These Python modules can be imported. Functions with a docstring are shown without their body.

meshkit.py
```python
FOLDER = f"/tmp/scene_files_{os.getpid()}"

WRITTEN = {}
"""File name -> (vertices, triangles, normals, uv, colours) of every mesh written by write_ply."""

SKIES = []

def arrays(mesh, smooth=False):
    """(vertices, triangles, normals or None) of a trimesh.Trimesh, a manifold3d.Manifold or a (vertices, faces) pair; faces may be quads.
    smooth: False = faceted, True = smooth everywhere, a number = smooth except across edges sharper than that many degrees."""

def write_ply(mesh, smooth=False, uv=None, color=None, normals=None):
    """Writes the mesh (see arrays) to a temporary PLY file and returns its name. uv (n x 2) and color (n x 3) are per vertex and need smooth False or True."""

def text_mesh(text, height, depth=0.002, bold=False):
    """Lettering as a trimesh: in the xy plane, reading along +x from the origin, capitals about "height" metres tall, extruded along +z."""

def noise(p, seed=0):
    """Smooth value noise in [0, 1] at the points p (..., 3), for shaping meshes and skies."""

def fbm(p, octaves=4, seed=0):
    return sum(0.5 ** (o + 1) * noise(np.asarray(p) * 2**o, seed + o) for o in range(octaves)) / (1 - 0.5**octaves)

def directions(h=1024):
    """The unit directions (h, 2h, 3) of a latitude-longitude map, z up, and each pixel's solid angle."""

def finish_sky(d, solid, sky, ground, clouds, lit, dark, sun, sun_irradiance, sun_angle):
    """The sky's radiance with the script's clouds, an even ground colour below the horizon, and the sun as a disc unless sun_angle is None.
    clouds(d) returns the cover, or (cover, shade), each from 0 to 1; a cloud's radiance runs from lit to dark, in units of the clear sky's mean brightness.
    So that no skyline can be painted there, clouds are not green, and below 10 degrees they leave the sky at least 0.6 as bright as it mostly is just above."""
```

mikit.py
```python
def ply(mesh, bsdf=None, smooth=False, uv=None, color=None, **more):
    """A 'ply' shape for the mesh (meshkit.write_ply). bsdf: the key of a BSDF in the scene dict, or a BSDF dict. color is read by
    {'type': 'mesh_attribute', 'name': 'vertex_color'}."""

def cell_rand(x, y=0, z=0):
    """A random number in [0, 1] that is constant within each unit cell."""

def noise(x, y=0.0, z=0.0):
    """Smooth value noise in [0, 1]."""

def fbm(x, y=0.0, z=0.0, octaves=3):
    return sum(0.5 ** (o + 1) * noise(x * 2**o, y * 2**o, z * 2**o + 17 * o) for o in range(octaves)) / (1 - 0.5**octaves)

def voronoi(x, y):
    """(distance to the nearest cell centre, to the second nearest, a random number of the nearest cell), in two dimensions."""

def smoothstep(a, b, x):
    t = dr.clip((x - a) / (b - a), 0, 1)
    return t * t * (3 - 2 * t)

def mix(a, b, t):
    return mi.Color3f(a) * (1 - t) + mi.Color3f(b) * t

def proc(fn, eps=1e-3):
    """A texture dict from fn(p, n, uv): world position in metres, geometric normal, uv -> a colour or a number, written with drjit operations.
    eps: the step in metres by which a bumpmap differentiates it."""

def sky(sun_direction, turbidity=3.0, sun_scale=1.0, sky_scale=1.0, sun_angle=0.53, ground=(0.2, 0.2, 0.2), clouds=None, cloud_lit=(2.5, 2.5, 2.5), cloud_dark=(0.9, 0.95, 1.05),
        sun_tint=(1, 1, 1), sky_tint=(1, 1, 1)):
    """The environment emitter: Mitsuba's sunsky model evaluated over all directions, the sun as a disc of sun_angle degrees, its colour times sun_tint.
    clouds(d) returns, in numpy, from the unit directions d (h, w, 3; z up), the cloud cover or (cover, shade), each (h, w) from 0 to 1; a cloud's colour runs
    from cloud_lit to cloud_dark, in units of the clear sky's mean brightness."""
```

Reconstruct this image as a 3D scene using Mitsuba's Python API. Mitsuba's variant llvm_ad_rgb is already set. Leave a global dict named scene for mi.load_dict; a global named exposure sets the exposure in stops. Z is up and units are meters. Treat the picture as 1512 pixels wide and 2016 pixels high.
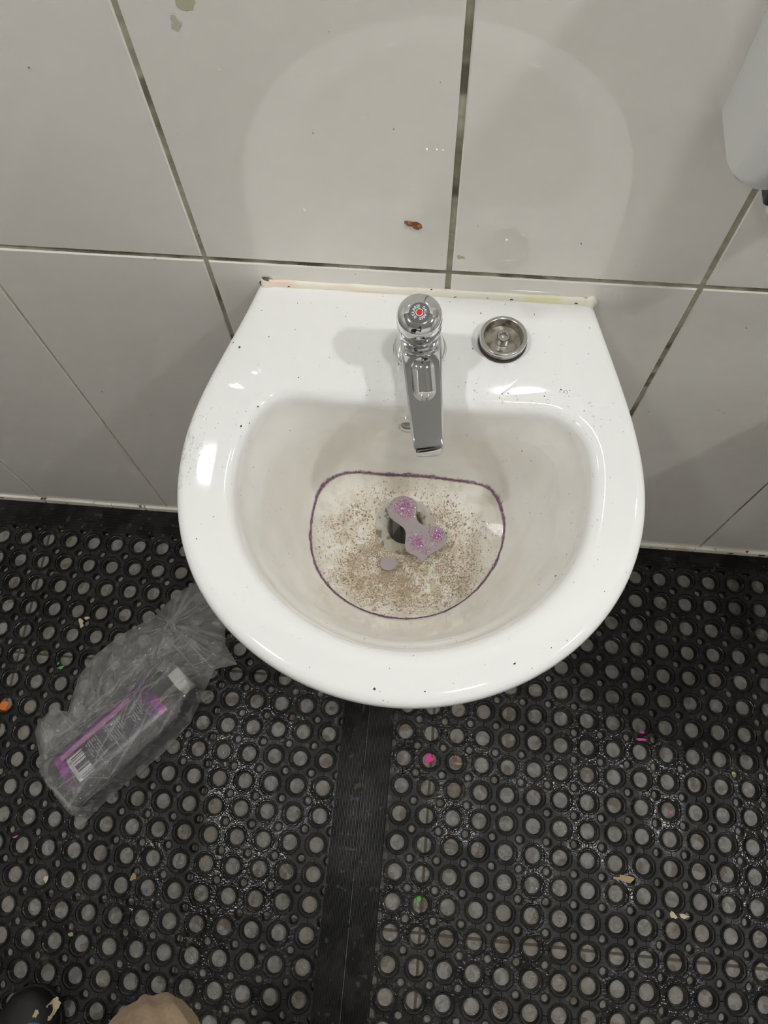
import math, random
import numpy as np, trimesh, mitsuba as mi, drjit as dr, mikit, meshkit
import manifold3d as m3
from shapely.geometry import Polygon, Point, LineString
from shapely.ops import unary_union
from scipy.interpolate import LinearNDInterpolator, splprep, splev
from scipy.spatial import Delaunay
from mikit import proc, noise, fbm, smoothstep, mix, cell_rand, voronoi
T = mi.ScalarTransform4f
rng = np.random.default_rng(7)
random.seed(7)
scene, labels = {'type': 'scene'}, {}

# ------------------------------------------------------------------ camera, lights, exposure
CAM = np.array([-0.00337, -0.51567, 1.39555])
FWD = np.array([-0.0554742, 0.3637490, -0.9298437])
UP = -np.array([0.0746009, -0.9271647, -0.3671517])
scene['camera'] = {'type': 'perspective', 'fov': 52.2937, 'fov_axis': 'x', 'near_clip': 0.02,
                   'to_world': T().look_at(origin=CAM.tolist(), target=(CAM + FWD).tolist(), up=UP.tolist())}
CEIL = 2.42
LAMPS = [(-0.75, -0.54), (0.27, -0.54), (1.10, -0.54)]
LAMP_RGB = [[300, 298, 289], [205, 203, 197], [395, 392, 381]]
LAMP_R = 0.055
exposure = 0.0

# ------------------------------------------------------------------ helpers
def put(key, mesh, bsdf, smooth=False, label=None, cat=None, group=None, kind=None, **more):
    base, n = key, 0
    while key in scene:
        n += 1
        key = f'{base}_{n:03d}'
    scene[key] = mikit.ply(mesh, bsdf, smooth, **more)
    tag(key, label, cat, group, kind)
    return key

def copy(key, src, to_world=None, label=None, cat=None, group=None, kind=None):
    base, n = key, 0
    while key in scene:
        n += 1
        key = f'{base}_{n:03d}'
    scene[key] = {**scene[src]}
    if to_world is not None:
        scene[key]['to_world'] = to_world
    tag(key, label, cat, group, kind)
    return key

def tag(key, label=None, cat=None, group=None, kind=None):
    d = {k: v for k, v in (('label', label), ('category', cat), ('group', group), ('kind', kind)) if v}
    if d:
        labels[key] = {**labels.get(key, {}), **d}

def join(meshes):
    vs, fs, n = [], [], 0
    for v, f in meshes:
        v = np.asarray(v, float); f = np.asarray(f, int)
        if f.shape[1] == 4:
            f = np.vstack([f[:, [0, 1, 2]], f[:, [0, 2, 3]]])
        vs.append(v); fs.append(f + n); n += len(v)
    return np.vstack(vs), np.vstack(fs)

def loft(rings, cap0=False, cap1=False, closed=True):
    """Quads between successive rings of equal point counts; rings run counter-clockwise seen from the outside direction of travel."""
    rings = [np.asarray(r, float) for r in rings]
    n, k = len(rings[0]), len(rings)
    v = np.vstack(rings)
    f = []
    m = n if closed else n - 1
    i = np.arange(m)
    for a in range(k - 1):
        p, q = a * n + i, a * n + (i + 1) % n
        r, s = q + n, p + n
        f.append(np.stack([p, q, r], 1)); f.append(np.stack([p, r, s], 1))
    if cap0:
        v = np.vstack([v, rings[0].mean(0)]); c = len(v) - 1
        f.append(np.stack([np.full(m, c), (i + 1) % n, i], 1))
    if cap1:
        v = np.vstack([v, rings[-1].mean(0)]); c = len(v) - 1
        b = (k - 1) * n
        f.append(np.stack([np.full(m, c), b + i, b + (i + 1) % n], 1))
    return v, np.vstack(f)

def lathe(profile, n=48, cap0=False, cap1=False):
    a = np.arange(n) * 2 * np.pi / n
    rings = [np.stack([r * np.cos(a), r * np.sin(a), np.full(n, z)], 1) for r, z in profile]
    return loft(rings, cap0, cap1)

def xf(mesh, M=None, t=(0, 0, 0)):
    v, f = mesh
    v = np.asarray(v, float); f = np.asarray(f)
    if M is not None:
        v = v @ np.asarray(M, float).T
        if np.linalg.det(M) < 0:
            f = f[:, ::-1]
    return v + np.asarray(t, float), f

def box(x0, x1, y0, y1, z0, z1):
    m = trimesh.creation.box(extents=(x1 - x0, y1 - y0, z1 - z0))
    return np.array(m.vertices) + [(x0 + x1) / 2, (y0 + y1) / 2, (z0 + z1) / 2], np.array(m.faces)

def rbox(x0, x1, y0, y1, z0, z1, r=0.002, seg=3):
    s = m3.Manifold.sphere(r, 4 * seg)
    pts = [s.translate([x, y, z]) for x in (x0 + r, x1 - r) for y in (y0 + r, y1 - r) for z in (z0 + r, z1 - r)]
    m = m3.Manifold.batch_hull(pts).to_mesh()
    return np.array(m.vert_properties[:, :3]), np.array(m.tri_verts)

def prism(poly, z0, z1, inset=0.0):
    """A slab from a polygon, its top edge drawn in by inset."""
    p = np.asarray(poly, float)
    if Polygon(p).exterior.is_ccw is False:
        p = p[::-1]
    c = p.mean(0)
    d = p - c
    L = np.maximum(np.linalg.norm(d, axis=1, keepdims=True), 1e-9)
    q = c + d * np.maximum(1 - inset / L, 0.2)
    v, f = trimesh.creation.triangulate_polygon(Polygon(q), engine='earcut')
    r0, r1 = np.c_[p, np.full(len(p), z0)], np.c_[q, np.full(len(q), z1)]
    side = loft([r0, r1])
    return join([side, (np.c_[v, np.full(len(v), z1)], f)])

def blob(n, r, jitter, seed, sx=1.0, sy=1.0):
    g = np.random.default_rng(seed)
    a = np.arange(n) * 2 * np.pi / n
    rr = r * (1 + jitter * (meshkit.noise(np.c_[np.cos(a) * 1.7 + seed * 3.1, np.sin(a) * 1.7, np.zeros(n)], seed) * 2 - 1) + 0.25 * jitter * g.uniform(-1, 1, n))
    return np.c_[rr * np.cos(a) * sx, rr * np.sin(a) * sy]

def tomesh(m):
    m = m.to_mesh()
    return np.array(m.vert_properties[:, :3]), np.array(m.tri_verts)

def bone_hull(p, rp, q, rq, seg=20):
    return m3.Manifold.batch_hull([m3.Manifold.sphere(rp, seg).translate(list(map(float, p))), m3.Manifold.sphere(rq, seg).translate(list(map(float, q)))])

def fuse(parts, length=0.012, smooth=12):
    m = m3.Manifold.batch_boolean(parts, m3.OpType.Add).refine_to_length(length)
    v, f = tomesh(m)
    t = trimesh.Trimesh(v, f, process=True)
    trimesh.smoothing.filter_taubin(t, iterations=smooth)
    return np.array(t.vertices), np.array(t.faces)

# ------------------------------------------------------------------ materials
def P(name, color, rough=0.5, spec=0.5, metallic=0.0, bump=None, bump_scale=1.0, **kw):
    d = {'type': 'principled', 'base_color': {'type': 'rgb', 'value': list(color)} if not isinstance(color, dict) else color,
         'roughness': rough, 'specular': spec, 'metallic': metallic, **kw}
    if bump is not None:
        d = {'type': 'bumpmap', 'scale': bump_scale, 'arbitrary': bump, 'bsdf': d}
    scene[name] = {'type': 'twosided', 'bsdf': d}

def c_tile(p, n, uv):
    b = fbm(p.x * 6, p.y * 6 + 3, p.z * 6, octaves=3)
    f = fbm(p.x * 60, p.y * 60, p.z * 60, octaves=2)
    c = mix((0.772, 0.755, 0.716), (0.796, 0.779, 0.740), smoothstep(0.3, 0.7, b))
    return c * (0.985 + 0.03 * f)
P('m_tile', proc(c_tile), 0.035, 0.62)

def c_grout(p, n, uv):
    a = fbm(p.x * 18, p.z * 18, 2.0, octaves=3)
    d = fbm(p.x * 140, p.z * 140, 5.0, octaves=2)
    c = mix((0.17, 0.16, 0.11), (0.36, 0.345, 0.27), smoothstep(0.3, 0.7, a))
    c = mix(c, (0.06, 0.053, 0.04), smoothstep(0.55, 0.72, fbm(p.x * 35, p.z * 35, 9.0, octaves=2)) * 0.75)
    c = mix(c, (0.50, 0.46, 0.38), smoothstep(0.33, 0.45, -p.x) * 0.8)
    return c * (0.75 + 0.5 * d)
P('m_grout', proc(c_grout), 0.8, 0.3)

def c_caulk(p, n, uv):
    a = fbm(p.x * 70, p.y * 70, p.z * 90, octaves=3)
    b = noise(p.x * 30, 3.0, p.z * 20)
    c = mix((0.80, 0.78, 0.70), (0.70, 0.60, 0.48), smoothstep(0.5, 0.75, b))
    return mix(c, (0.10, 0.08, 0.06), smoothstep(0.66, 0.74, a))
P('m_caulk', proc(c_caulk), 0.5, 0.4)

def c_seal(p, n, uv):
    a = fbm(p.x * 120, p.y * 200, p.z * 160, octaves=3)
    pink = smoothstep(0.48, 0.72, fbm(p.x * 24, 4.0, p.z * 60, octaves=2)) * smoothstep(0.04, -0.03, p.x)
    yel = smoothstep(0.42, 0.66, fbm(p.x * 20, 8.0, p.z * 50, octaves=2)) * smoothstep(0.0, 0.08, p.x)
    c = mix((0.84, 0.81, 0.71), (0.80, 0.62, 0.50), pink)
    c = mix(c, (0.78, 0.77, 0.50), yel)
    ends = dr.maximum(smoothstep(-0.178, -0.190, p.x), smoothstep(0.138, 0.148, p.x))
    return mix(c, (0.06, 0.05, 0.04), dr.maximum(smoothstep(0.76, 0.80, a), ends * smoothstep(0.58, 0.66, a)))
P('m_seal', proc(c_seal), 0.4, 0.5)

def c_ceramic(p, n, uv):
    a = fbm(p.x * 90, p.y * 90, 1.0, octaves=3)
    b = fbm(p.x * 28, p.y * 28, 6.0, octaves=3)
    base = mi.Color3f(0.83, 0.835, 0.83)
    ry = (p.y + 0.232) / 0.075
    rx = (p.x + 0.03) / 0.085
    r = dr.sqrt(rx * rx + ry * ry)
    silt = smoothstep(1.30, 0.70, r + (b - 0.5) * 1.1) * smoothstep(0.549, 0.545, p.z)
    fine = smoothstep(0.40, 0.62, a)
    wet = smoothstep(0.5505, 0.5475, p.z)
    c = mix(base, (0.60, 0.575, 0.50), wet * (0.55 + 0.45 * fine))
    c = mix(c, (0.55, 0.475, 0.35), silt * (0.25 + 0.75 * fine) * 0.8)
    c = mix(c, (0.36, 0.28, 0.17), silt * smoothstep(0.50, 0.66, fbm(p.x * 70, p.y * 70, 3.0, octaves=3)) * 0.8)
    film = (0.45 + 0.55 * smoothstep(0.35, 0.7, fbm(p.x * 22, p.y * 22, p.z * 22, octaves=3))) * smoothstep(0.702, 0.694, p.z + 0.01 * (a - 0.5))  # dirt film plus the bowl's warm interreflection shade, both painted into the colour
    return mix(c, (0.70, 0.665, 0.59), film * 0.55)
def r_ceramic(p, n, uv):
    return 0.07 + 0.5 * smoothstep(0.551, 0.547, p.z)
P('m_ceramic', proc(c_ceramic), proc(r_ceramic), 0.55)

P('m_chrome', (0.80, 0.81, 0.82), 0.06, 0.5, 1.0)
P('m_chrome_worn', (0.66, 0.66, 0.65), 0.16, 0.5, 1.0)
def c_dirty(p, n, uv):
    a = fbm(p.x * 110, p.y * 110, p.z * 110, octaves=3)
    return mix((0.42, 0.40, 0.36), (0.17, 0.13, 0.085), smoothstep(0.42, 0.66, a))
P('m_dirty_steel', proc(c_dirty), 0.30, 0.5, 0.75)
def c_flange(p, n, uv):
    a = fbm(p.x * 150, p.y * 150, 2.0, octaves=3)
    b = fbm(p.x * 50, p.y * 50, 7.0, octaves=2)
    c = mix((0.52, 0.52, 0.47), (0.42, 0.40, 0.33), smoothstep(0.4, 0.65, b))
    return mix(c, (0.22, 0.18, 0.12), smoothstep(0.60, 0.70, a))
P('m_flange', proc(c_flange), 0.35, 0.5, 0.25)
P('m_black', (0.012, 0.012, 0.012), 0.45, 0.4)
P('m_red', (0.62, 0.02, 0.025), 0.3, 0.5)
P('m_white_print', (0.82, 0.82, 0.82), 0.4, 0.4)
P('m_cap_grey', (0.11, 0.115, 0.125), 0.3, 0.5)

def h_rubber(p, n, uv):
    return fbm(p.x * 420, p.y * 420, p.z * 420, octaves=2) * 0.6 + fbm(p.x * 120, p.y * 120, 4.0, octaves=2) * 0.6
def c_rubber(p, n, uv):
    a = fbm(p.x * 45, p.y * 45, 2.0, octaves=3)
    c = mix((0.014, 0.014, 0.0145), (0.026, 0.0255, 0.024), smoothstep(0.35, 0.7, a))
    return mix(c, (0.10, 0.092, 0.075), smoothstep(0.72, 0.80, fbm(p.x * 90, p.y * 90, 6.0, octaves=3)) * 0.5)
def r_rubber(p, n, uv):
    return 0.16 + 0.34 * smoothstep(0.38, 0.62, fbm(p.x * 14, p.y * 14, 3.0, octaves=3))
P('m_rubber', proc(c_rubber), proc(r_rubber), 0.24, bump=proc(h_rubber, 4e-4), bump_scale=0.0008)
P('m_rubber_rib', proc(c_rubber), 0.26, 0.13)

def c_floor(p, n, uv):
    a = fbm(p.x * 120, p.y * 120, 1.0, octaves=3)
    b = fbm(p.x * 9, p.y * 9, 5.0, octaves=3)
    c = mix((0.225, 0.215, 0.198), (0.305, 0.295, 0.277), smoothstep(0.35, 0.65, a))
    c = mix(c, (0.26, 0.235, 0.19), smoothstep(0.52, 0.7, b) * 0.6)
    return mix(c, (0.15, 0.12, 0.09), smoothstep(0.66, 0.74, fbm(p.x * 55, p.y * 55, 8.0, octaves=2)) * 0.7)
def h_floor(p, n, uv):
    return fbm(p.x * 520, p.y * 520, 0.0, octaves=2)
def r_floor(p, n, uv):
    return 0.17 + 0.4 * smoothstep(0.42, 0.60, fbm(p.x * 11, p.y * 11, 1.0, octaves=3))
P('m_floor', proc(c_floor), proc(r_floor), 0.5, bump=proc(h_floor, 3e-4), bump_scale=0.0022)
P('m_floor_grout', (0.10, 0.082, 0.06), 0.8, 0.3)

P('m_plaster', (0.42, 0.415, 0.40), 0.5, 0.5)
P('m_front', (0.78, 0.775, 0.76), 0.5, 0.5)
P('m_ceiling', (0.45, 0.447, 0.435), 0.9, 0.2)
P('m_plastic_white', (0.60, 0.605, 0.61), 0.32, 0.5)
P('m_paper', (0.80, 0.78, 0.72), 0.9, 0.2)
P('m_bottle', (0.022, 0.025, 0.027), 0.35, 0.5)
P('m_cap_white', (0.72, 0.72, 0.70), 0.4, 0.5)

def c_label(p, n, uv):
    u, v = uv.x, uv.y
    def band(x, a, b, s=0.006):
        return smoothstep(a - s, a + s, x) * (1 - smoothstep(b - s, b + s, x))
    c = mi.Color3f(0.10, 0.02, 0.13)
    c = mix(c, (0.022, 0.018, 0.036), band(u, 0.30, 1.02) * band(v, 0.04, 0.86, 0.03))
    c = mix(c, (0.30, 0.03, 0.29), band(u, 0.16, 0.62, 0.05) * band(v, -0.02, 0.075, 0.012))
    c = mix(c, (0.36, 0.025, 0.33), band(u, 0.62, 1.02, 0.05) * band(v, 0.925, 1.02, 0.012))
    c = mix(c, (0.50, 0.20, 0.46), band(u, 0.155, 0.29) * band(v, 0.06, 0.80))
    ln = v * 46.0
    row = dr.floor(ln)
    fr = ln - row
    word = dr.select(cell_rand(dr.floor(u * 34.0 + row * 0.37), row, 2.0) > 0.22, 1.0, 0.0)
    letters = 0.55 + 0.45 * cell_rand(dr.floor(u * 150.0), row, 5.0)
    end = 0.55 + 0.38 * cell_rand(row, 7.0, 1.0)
    gap = dr.select(row - 11.0 * dr.floor(row / 11.0) > 7.5, 0.0, 1.0)
    ink = band(fr, 0.28, 0.72, 0.12) * word * letters * gap * band(u, 0.36, end) * band(v, 0.29, 0.86)
    c = mix(c, (0.40, 0.39, 0.42), ink)
    inbar = band(u, 0.36, 0.93) * band(v, 0.09, 0.245)
    bars = dr.select(cell_rand(dr.floor(u * 95.0), 3.0, 9.0) > 0.5, 1.0, 0.0) * band(v, 0.125, 0.26, 0.002) * band(u, 0.375, 0.915)
    digits = dr.select(cell_rand(dr.floor(u * 80.0), dr.floor(v * 160.0), 4.0) > 0.5, 0.55, 0.0) * band(v, 0.098, 0.117, 0.003) * band(u, 0.40, 0.89)
    bc = mix((0.66, 0.66, 0.66), (0.05, 0.05, 0.06), dr.maximum(bars, digits))
    return mix(c, bc, inbar)
P('m_label', proc(c_label), 0.3, 0.5)

def h_film(p, n, uv):
    return fbm(p.x * 90, p.y * 90, p.z * 90, octaves=3)
scene['m_bag'] = {'type': 'blendbsdf', 'weight': 0.14,
                  'bsdf_0': {'type': 'thindielectric', 'int_ior': 1.5},
                  'bsdf_1': {'type': 'twosided', 'bsdf': {'type': 'bumpmap', 'scale': 0.004, 'arbitrary': proc(h_film, 8e-4), 'bsdf': {'type': 'principled', 'base_color': {'type': 'rgb', 'value': [0.62, 0.62, 0.62]}, 'roughness': 0.15, 'specular': 1.0}}}}
scene['m_water'] = {'type': 'thindielectric', 'int_ior': 1.33}
P('m_film', (0.30, 0.26, 0.265), 0.30, 0.6)
VC = {'type': 'mesh_attribute', 'name': 'vertex_color'}
P('m_glitter', VC, 0.28, 0.5, 0.65)
P('m_specks', VC, 0.7, 0.3)
def c_cloth(p, n, uv):
    a = fbm(p.x * 300, p.y * 300, p.z * 300, octaves=2)
    return mix((0.26, 0.19, 0.125), (0.35, 0.26, 0.175), a)
P('m_trousers', proc(c_cloth), 0.9, 0.2)
P('m_shirt', (0.05, 0.055, 0.07), 0.9, 0.2)
P('m_skin', (0.50, 0.33, 0.25), 0.5, 0.4)
P('m_hair', (0.03, 0.02, 0.015), 0.6, 0.4)
P('m_shoe', (0.014, 0.014, 0.015), 0.55, 0.4)
P('m_shoe_sole', (0.02, 0.02, 0.02), 0.7, 0.3)
P('m_blue', (0.03, 0.13, 0.42), 0.45, 0.4)
P('m_scuff', (0.60, 0.53, 0.36), 0.8, 0.3)

# ------------------------------------------------------------------ the room
X0, X1, Y1 = -1.40, 1.80, -1.75
W, ZJ, ZT = 0.25, 0.7495, 0.7515
put('wall_back', box(X0, X1, 0.0018, 0.06, 0, CEIL), 'm_grout', kind='structure', label='tiled back wall behind the wash basin, olive grey grout in its joints')
put('wall_left', box(X0 - 0.05, X0, Y1, 0, 0, CEIL), 'm_plaster', kind='structure')
put('wall_right', box(X1, X1 + 0.05, Y1, 0, 0, CEIL), 'm_plaster', kind='structure')
put('wall_front', box(X0, X1, Y1 - 0.05, Y1, 0, CEIL), 'm_front', kind='structure')
put('ceiling', box(X0, X1, Y1, 0.06, CEIL, CEIL + 0.05), 'm_ceiling', kind='structure')
put('floor', box(X0, X1, Y1, 0.06, -0.05, -0.0015), 'm_floor_grout', kind='structure', label='grey tiled floor seen through the holes of the rubber mats')

# wall tiles: real pieces with bevelled edges, each very slightly uneven
jw = {0: 0.0058, -1: 0.0052, 1: 0.0058, -2: 0.0034, 2: 0.0036, -3: 0.003}
def tile(x0, x1, z0, z1, dy, tx, tz, bev=0.0011, depth=0.006):
    xs = [(x0, z0), (x1, z0), (x1, z1), (x0, z1)]
    cx, cz = (x0 + x1) / 2, (z0 + z1) / 2
    fr = []
    for i, (x, z) in enumerate(xs):
        fx = x + (bev if i in (0, 3) else -bev); fz = z + (bev if i in (0, 1) else -bev)
        fr.append((fx, dy + (fx - cx) * tx + (fz - cz) * tz, fz))
    fr = np.array(fr)
    md = np.array([(x, fr[i, 1] + bev * 0.8, z) for i, (x, z) in enumerate(xs)])
    bk = np.array([(x, depth, z) for x, z in xs])
    v, f = loft([bk, md, fr], cap1=True)
    return v, f
rows = [(0.0, ZJ - 0.0033), (ZJ + 0.0033, ZJ + 0.745), (ZJ + 0.751, ZJ + 1.49), (ZJ + 1.496, CEIL)]
for i in range(-6, 8):
    for k, (z0, z1) in enumerate(rows):
        a = max(i * W + jw.get(i, 0.005) / 2, X0 + .002)
        b = min((i + 1) * W - jw.get(i + 1, 0.005) / 2, X1 - .002)
        put('wall_back__tile', tile(a, b, z0, z1, rng.uniform(-0.0003, 0.0003), rng.uniform(-1, 1) * 0.0012, rng.uniform(-1, 1) * 0.0005), 'm_tile')
# white caulk strip along the foot of the wall, broken here and there
strips, x = [], X0 + 0.02
while x < X1 - 0.1:
    L = rng.uniform(0.03, 0.16)
    strips.append(rbox(x, min(x + L, X1 - 0.02), -0.0045, 0.002, 0.001, 0.0175 + rng.uniform(-0.001, 0.0012), 0.0012, 2))
    x += L + rng.choice([0.0006, 0.001, 0.003])
put('trim_1', join(strips), 'm_caulk', smooth=40, kind='structure', label='cracked white caulk strip along the foot of the tiled wall')

# floor tiles
fx0, fy0, fp, jf = -0.722, -0.295, 0.378, 0.004
for i in range(-3, 8):
    for j in range(-6, 2):
        a, b = fx0 + i * fp + jf / 2, fx0 + (i + 1) * fp - jf / 2
        c, d = fy0 + j * 0.383 + jf / 2, fy0 + (j + 1) * 0.383 - jf / 2
        a, b, c, d = max(a, X0), min(b, X1), max(c, Y1), min(d, 0.0)
        if b - a > 0.02 and d - c > 0.02:
            ring = np.array([(a, c), (b, c), (b, d), (a, d)])
            ins = np.array([(a + .001, c + .001), (b - .001, c + .001), (b - .001, d - .001), (a + .001, d - .001)])
            put('floor__tile', loft([np.c_[ring, [-0.0015] * 4], np.c_[ring, [-0.0008] * 4], np.c_[ins, [0.0] * 4]], cap1=True), 'm_floor')

# ceiling downlights
for i, (lx, ly) in enumerate(LAMPS):
    t = 'downlight' if i == 0 else f'downlight_{i:03d}'
    put(t + '__trim_ring', xf(lathe([(0.085, 0), (0.085, -0.004), (0.078, -0.008), (LAMP_R + 0.004, -0.006), (LAMP_R + 0.002, 0.0)], 48), None, (lx, ly, CEIL)), 'm_plastic_white', smooth=40)
    v, f = lathe([(LAMP_R * 0.5, 0), (LAMP_R, 0)], 40, cap0=True)
    v = v + [lx, ly, CEIL - 0.004]
    if np.cross(v[f[0, 1]] - v[f[0, 0]], v[f[0, 2]] - v[f[0, 0]])[2] > 0:
        f = f[:, ::-1]
    k = put(t + '__lamp', (v, f), 'm_white_print')
    scene[k]['emitter'] = {'type': 'area', 'radiance': {'type': 'rgb', 'value': LAMP_RGB[i]}}
    labels[t] = {'label': ['round white ceiling downlight to the left of the basin', 'round white ceiling downlight straight above the basin', 'round white ceiling downlight to the right of the basin'][i], 'category': 'ceiling light'}

# ------------------------------------------------------------------ rubber ring mats
PIT = 0.0442
def octr(r, n=24):
    a = np.arange(n) * 2 * np.pi / n
    m = (a + np.pi / 8) % (np.pi / 4) - np.pi / 8
    return r / np.cos(m)
def ringpts(rad, z, n):
    a = np.arange(n) * 2 * np.pi / n
    return np.stack([rad * np.cos(a), rad * np.sin(a), np.full(n, z)], 1)
def mat_cell():
    zp = 0.0100
    parts = []
    n = 24
    o = lambda f, z: ringpts(octr(f * PIT, n), z, n)
    c = lambda f, z: ringpts(np.full(n, f * PIT), z, n)
    parts.append(loft([o(.425, zp - .002), o(.424, zp + .0012), o(.414, zp + .0018), o(.398, zp + .0014), o(.392, zp - .0012), c(.378, zp - .0012), c(.371, zp + .0014), c(.355, zp + .0019), c(.318, zp + .0014), c(.298, zp - .0006), c(.270, .0006)]))
    q = 16
    s = lambda f, z: ringpts(np.full(q, f * PIT), z, q)
    small = loft([s(.192, zp - .002), s(.190, zp + .0012), s(.178, zp + .0016), s(.158, zp + .0012), s(.143, zp - .001), s(.118, .0006)])
    parts.append(xf(small, None, (PIT / 2, PIT / 2, 0)))
    a = np.arange(n) * 2 * np.pi / n
    octp = Polygon(np.stack([octr(.41 * PIT, n) * np.cos(a), octr(.41 * PIT, n) * np.sin(a)], 1))
    h = PIT / 2
    sq = Polygon([(-h, -h), (h, -h), (h, h), (-h, h)])
    holes = [octp] + [Point(x, y).buffer(.18 * PIT, 4) for x in (-h, h) for y in (-h, h)]
    sl = 0.0009
    slits = [Polygon([(x - sl, y - sl), (x + sl, y - sl), (x + sl, y + sl), (x - sl, y + sl)]) for x, y in ()]
    slits = [Polygon([(-h, -sl / 2), (-.40 * PIT, -sl / 2), (-.40 * PIT, sl / 2), (-h, sl / 2)]), Polygon([(.40 * PIT, -sl / 2), (h, -sl / 2), (h, sl / 2), (.40 * PIT, sl / 2)]),
             Polygon([(-sl / 2, -h), (sl / 2, -h), (sl / 2, -.40 * PIT), (-sl / 2, -.40 * PIT)]), Polygon([(-sl / 2, .40 * PIT), (sl / 2, .40 * PIT), (sl / 2, h), (-sl / 2, h)])]
    plate = sq.difference(unary_union(holes + slits))
    for g in getattr(plate, 'geoms', [plate]):
        v, f = trimesh.creation.triangulate_polygon(g, engine='earcut')
        parts.append((np.c_[v, np.full(len(v), zp)], f))
    return join(parts)
CELL = mat_cell()
def mat_mesh(xs, ys, seed):
    v, f = CELL
    g = np.random.default_rng(seed)
    offs = np.array([(x, y, 0) for x in xs for y in ys])
    vs = (v[None] + offs[:, None]).reshape(-1, 3)
    fs = (f[None] + (np.arange(len(offs)) * len(v))[:, None, None]).reshape(-1, 3)
    vs[:, 2] += 0.0006 * (meshkit.noise(vs * [25, 25, 0], seed) - 0.5) * (vs[:, 2] > 0.004)
    return vs, fs
def border(p0, p1, width, ribs, inward, zin=0.0106, zout=0.0035):
    """A ribbed ramp strip from its outer edge p0-p1, rising inward."""
    p0, p1, inward = np.array(p0, float), np.array(p1, float), np.array(inward, float)
    prof = [(0.0, 0.0005), (0.0, zout)]
    for k in range(ribs):
        a, b = (k + 0.12) / ribs, (k + 0.78) / ribs
        za, zb = zout + (zin - zout) * k / ribs, zout + (zin - zout) * (k + 0.85) / ribs
        prof += [(a, za - 0.0002), (a + 0.16 / ribs, za + 0.0016), (b - 0.18 / ribs, zb + 0.0010), (b, zb - 0.0002)]
    prof += [(1.0, zin), (1.0, 0.0005)]
    n = 40
    rows_ = []
    for t in np.linspace(0, 1, n):
        base = p0 + (p1 - p0) * t
        rows_.append(np.array([(*(base + inward * width * s), z) for s, z in prof]))
    v, f = loft(rows_, closed=False)
    return v, f
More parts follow.
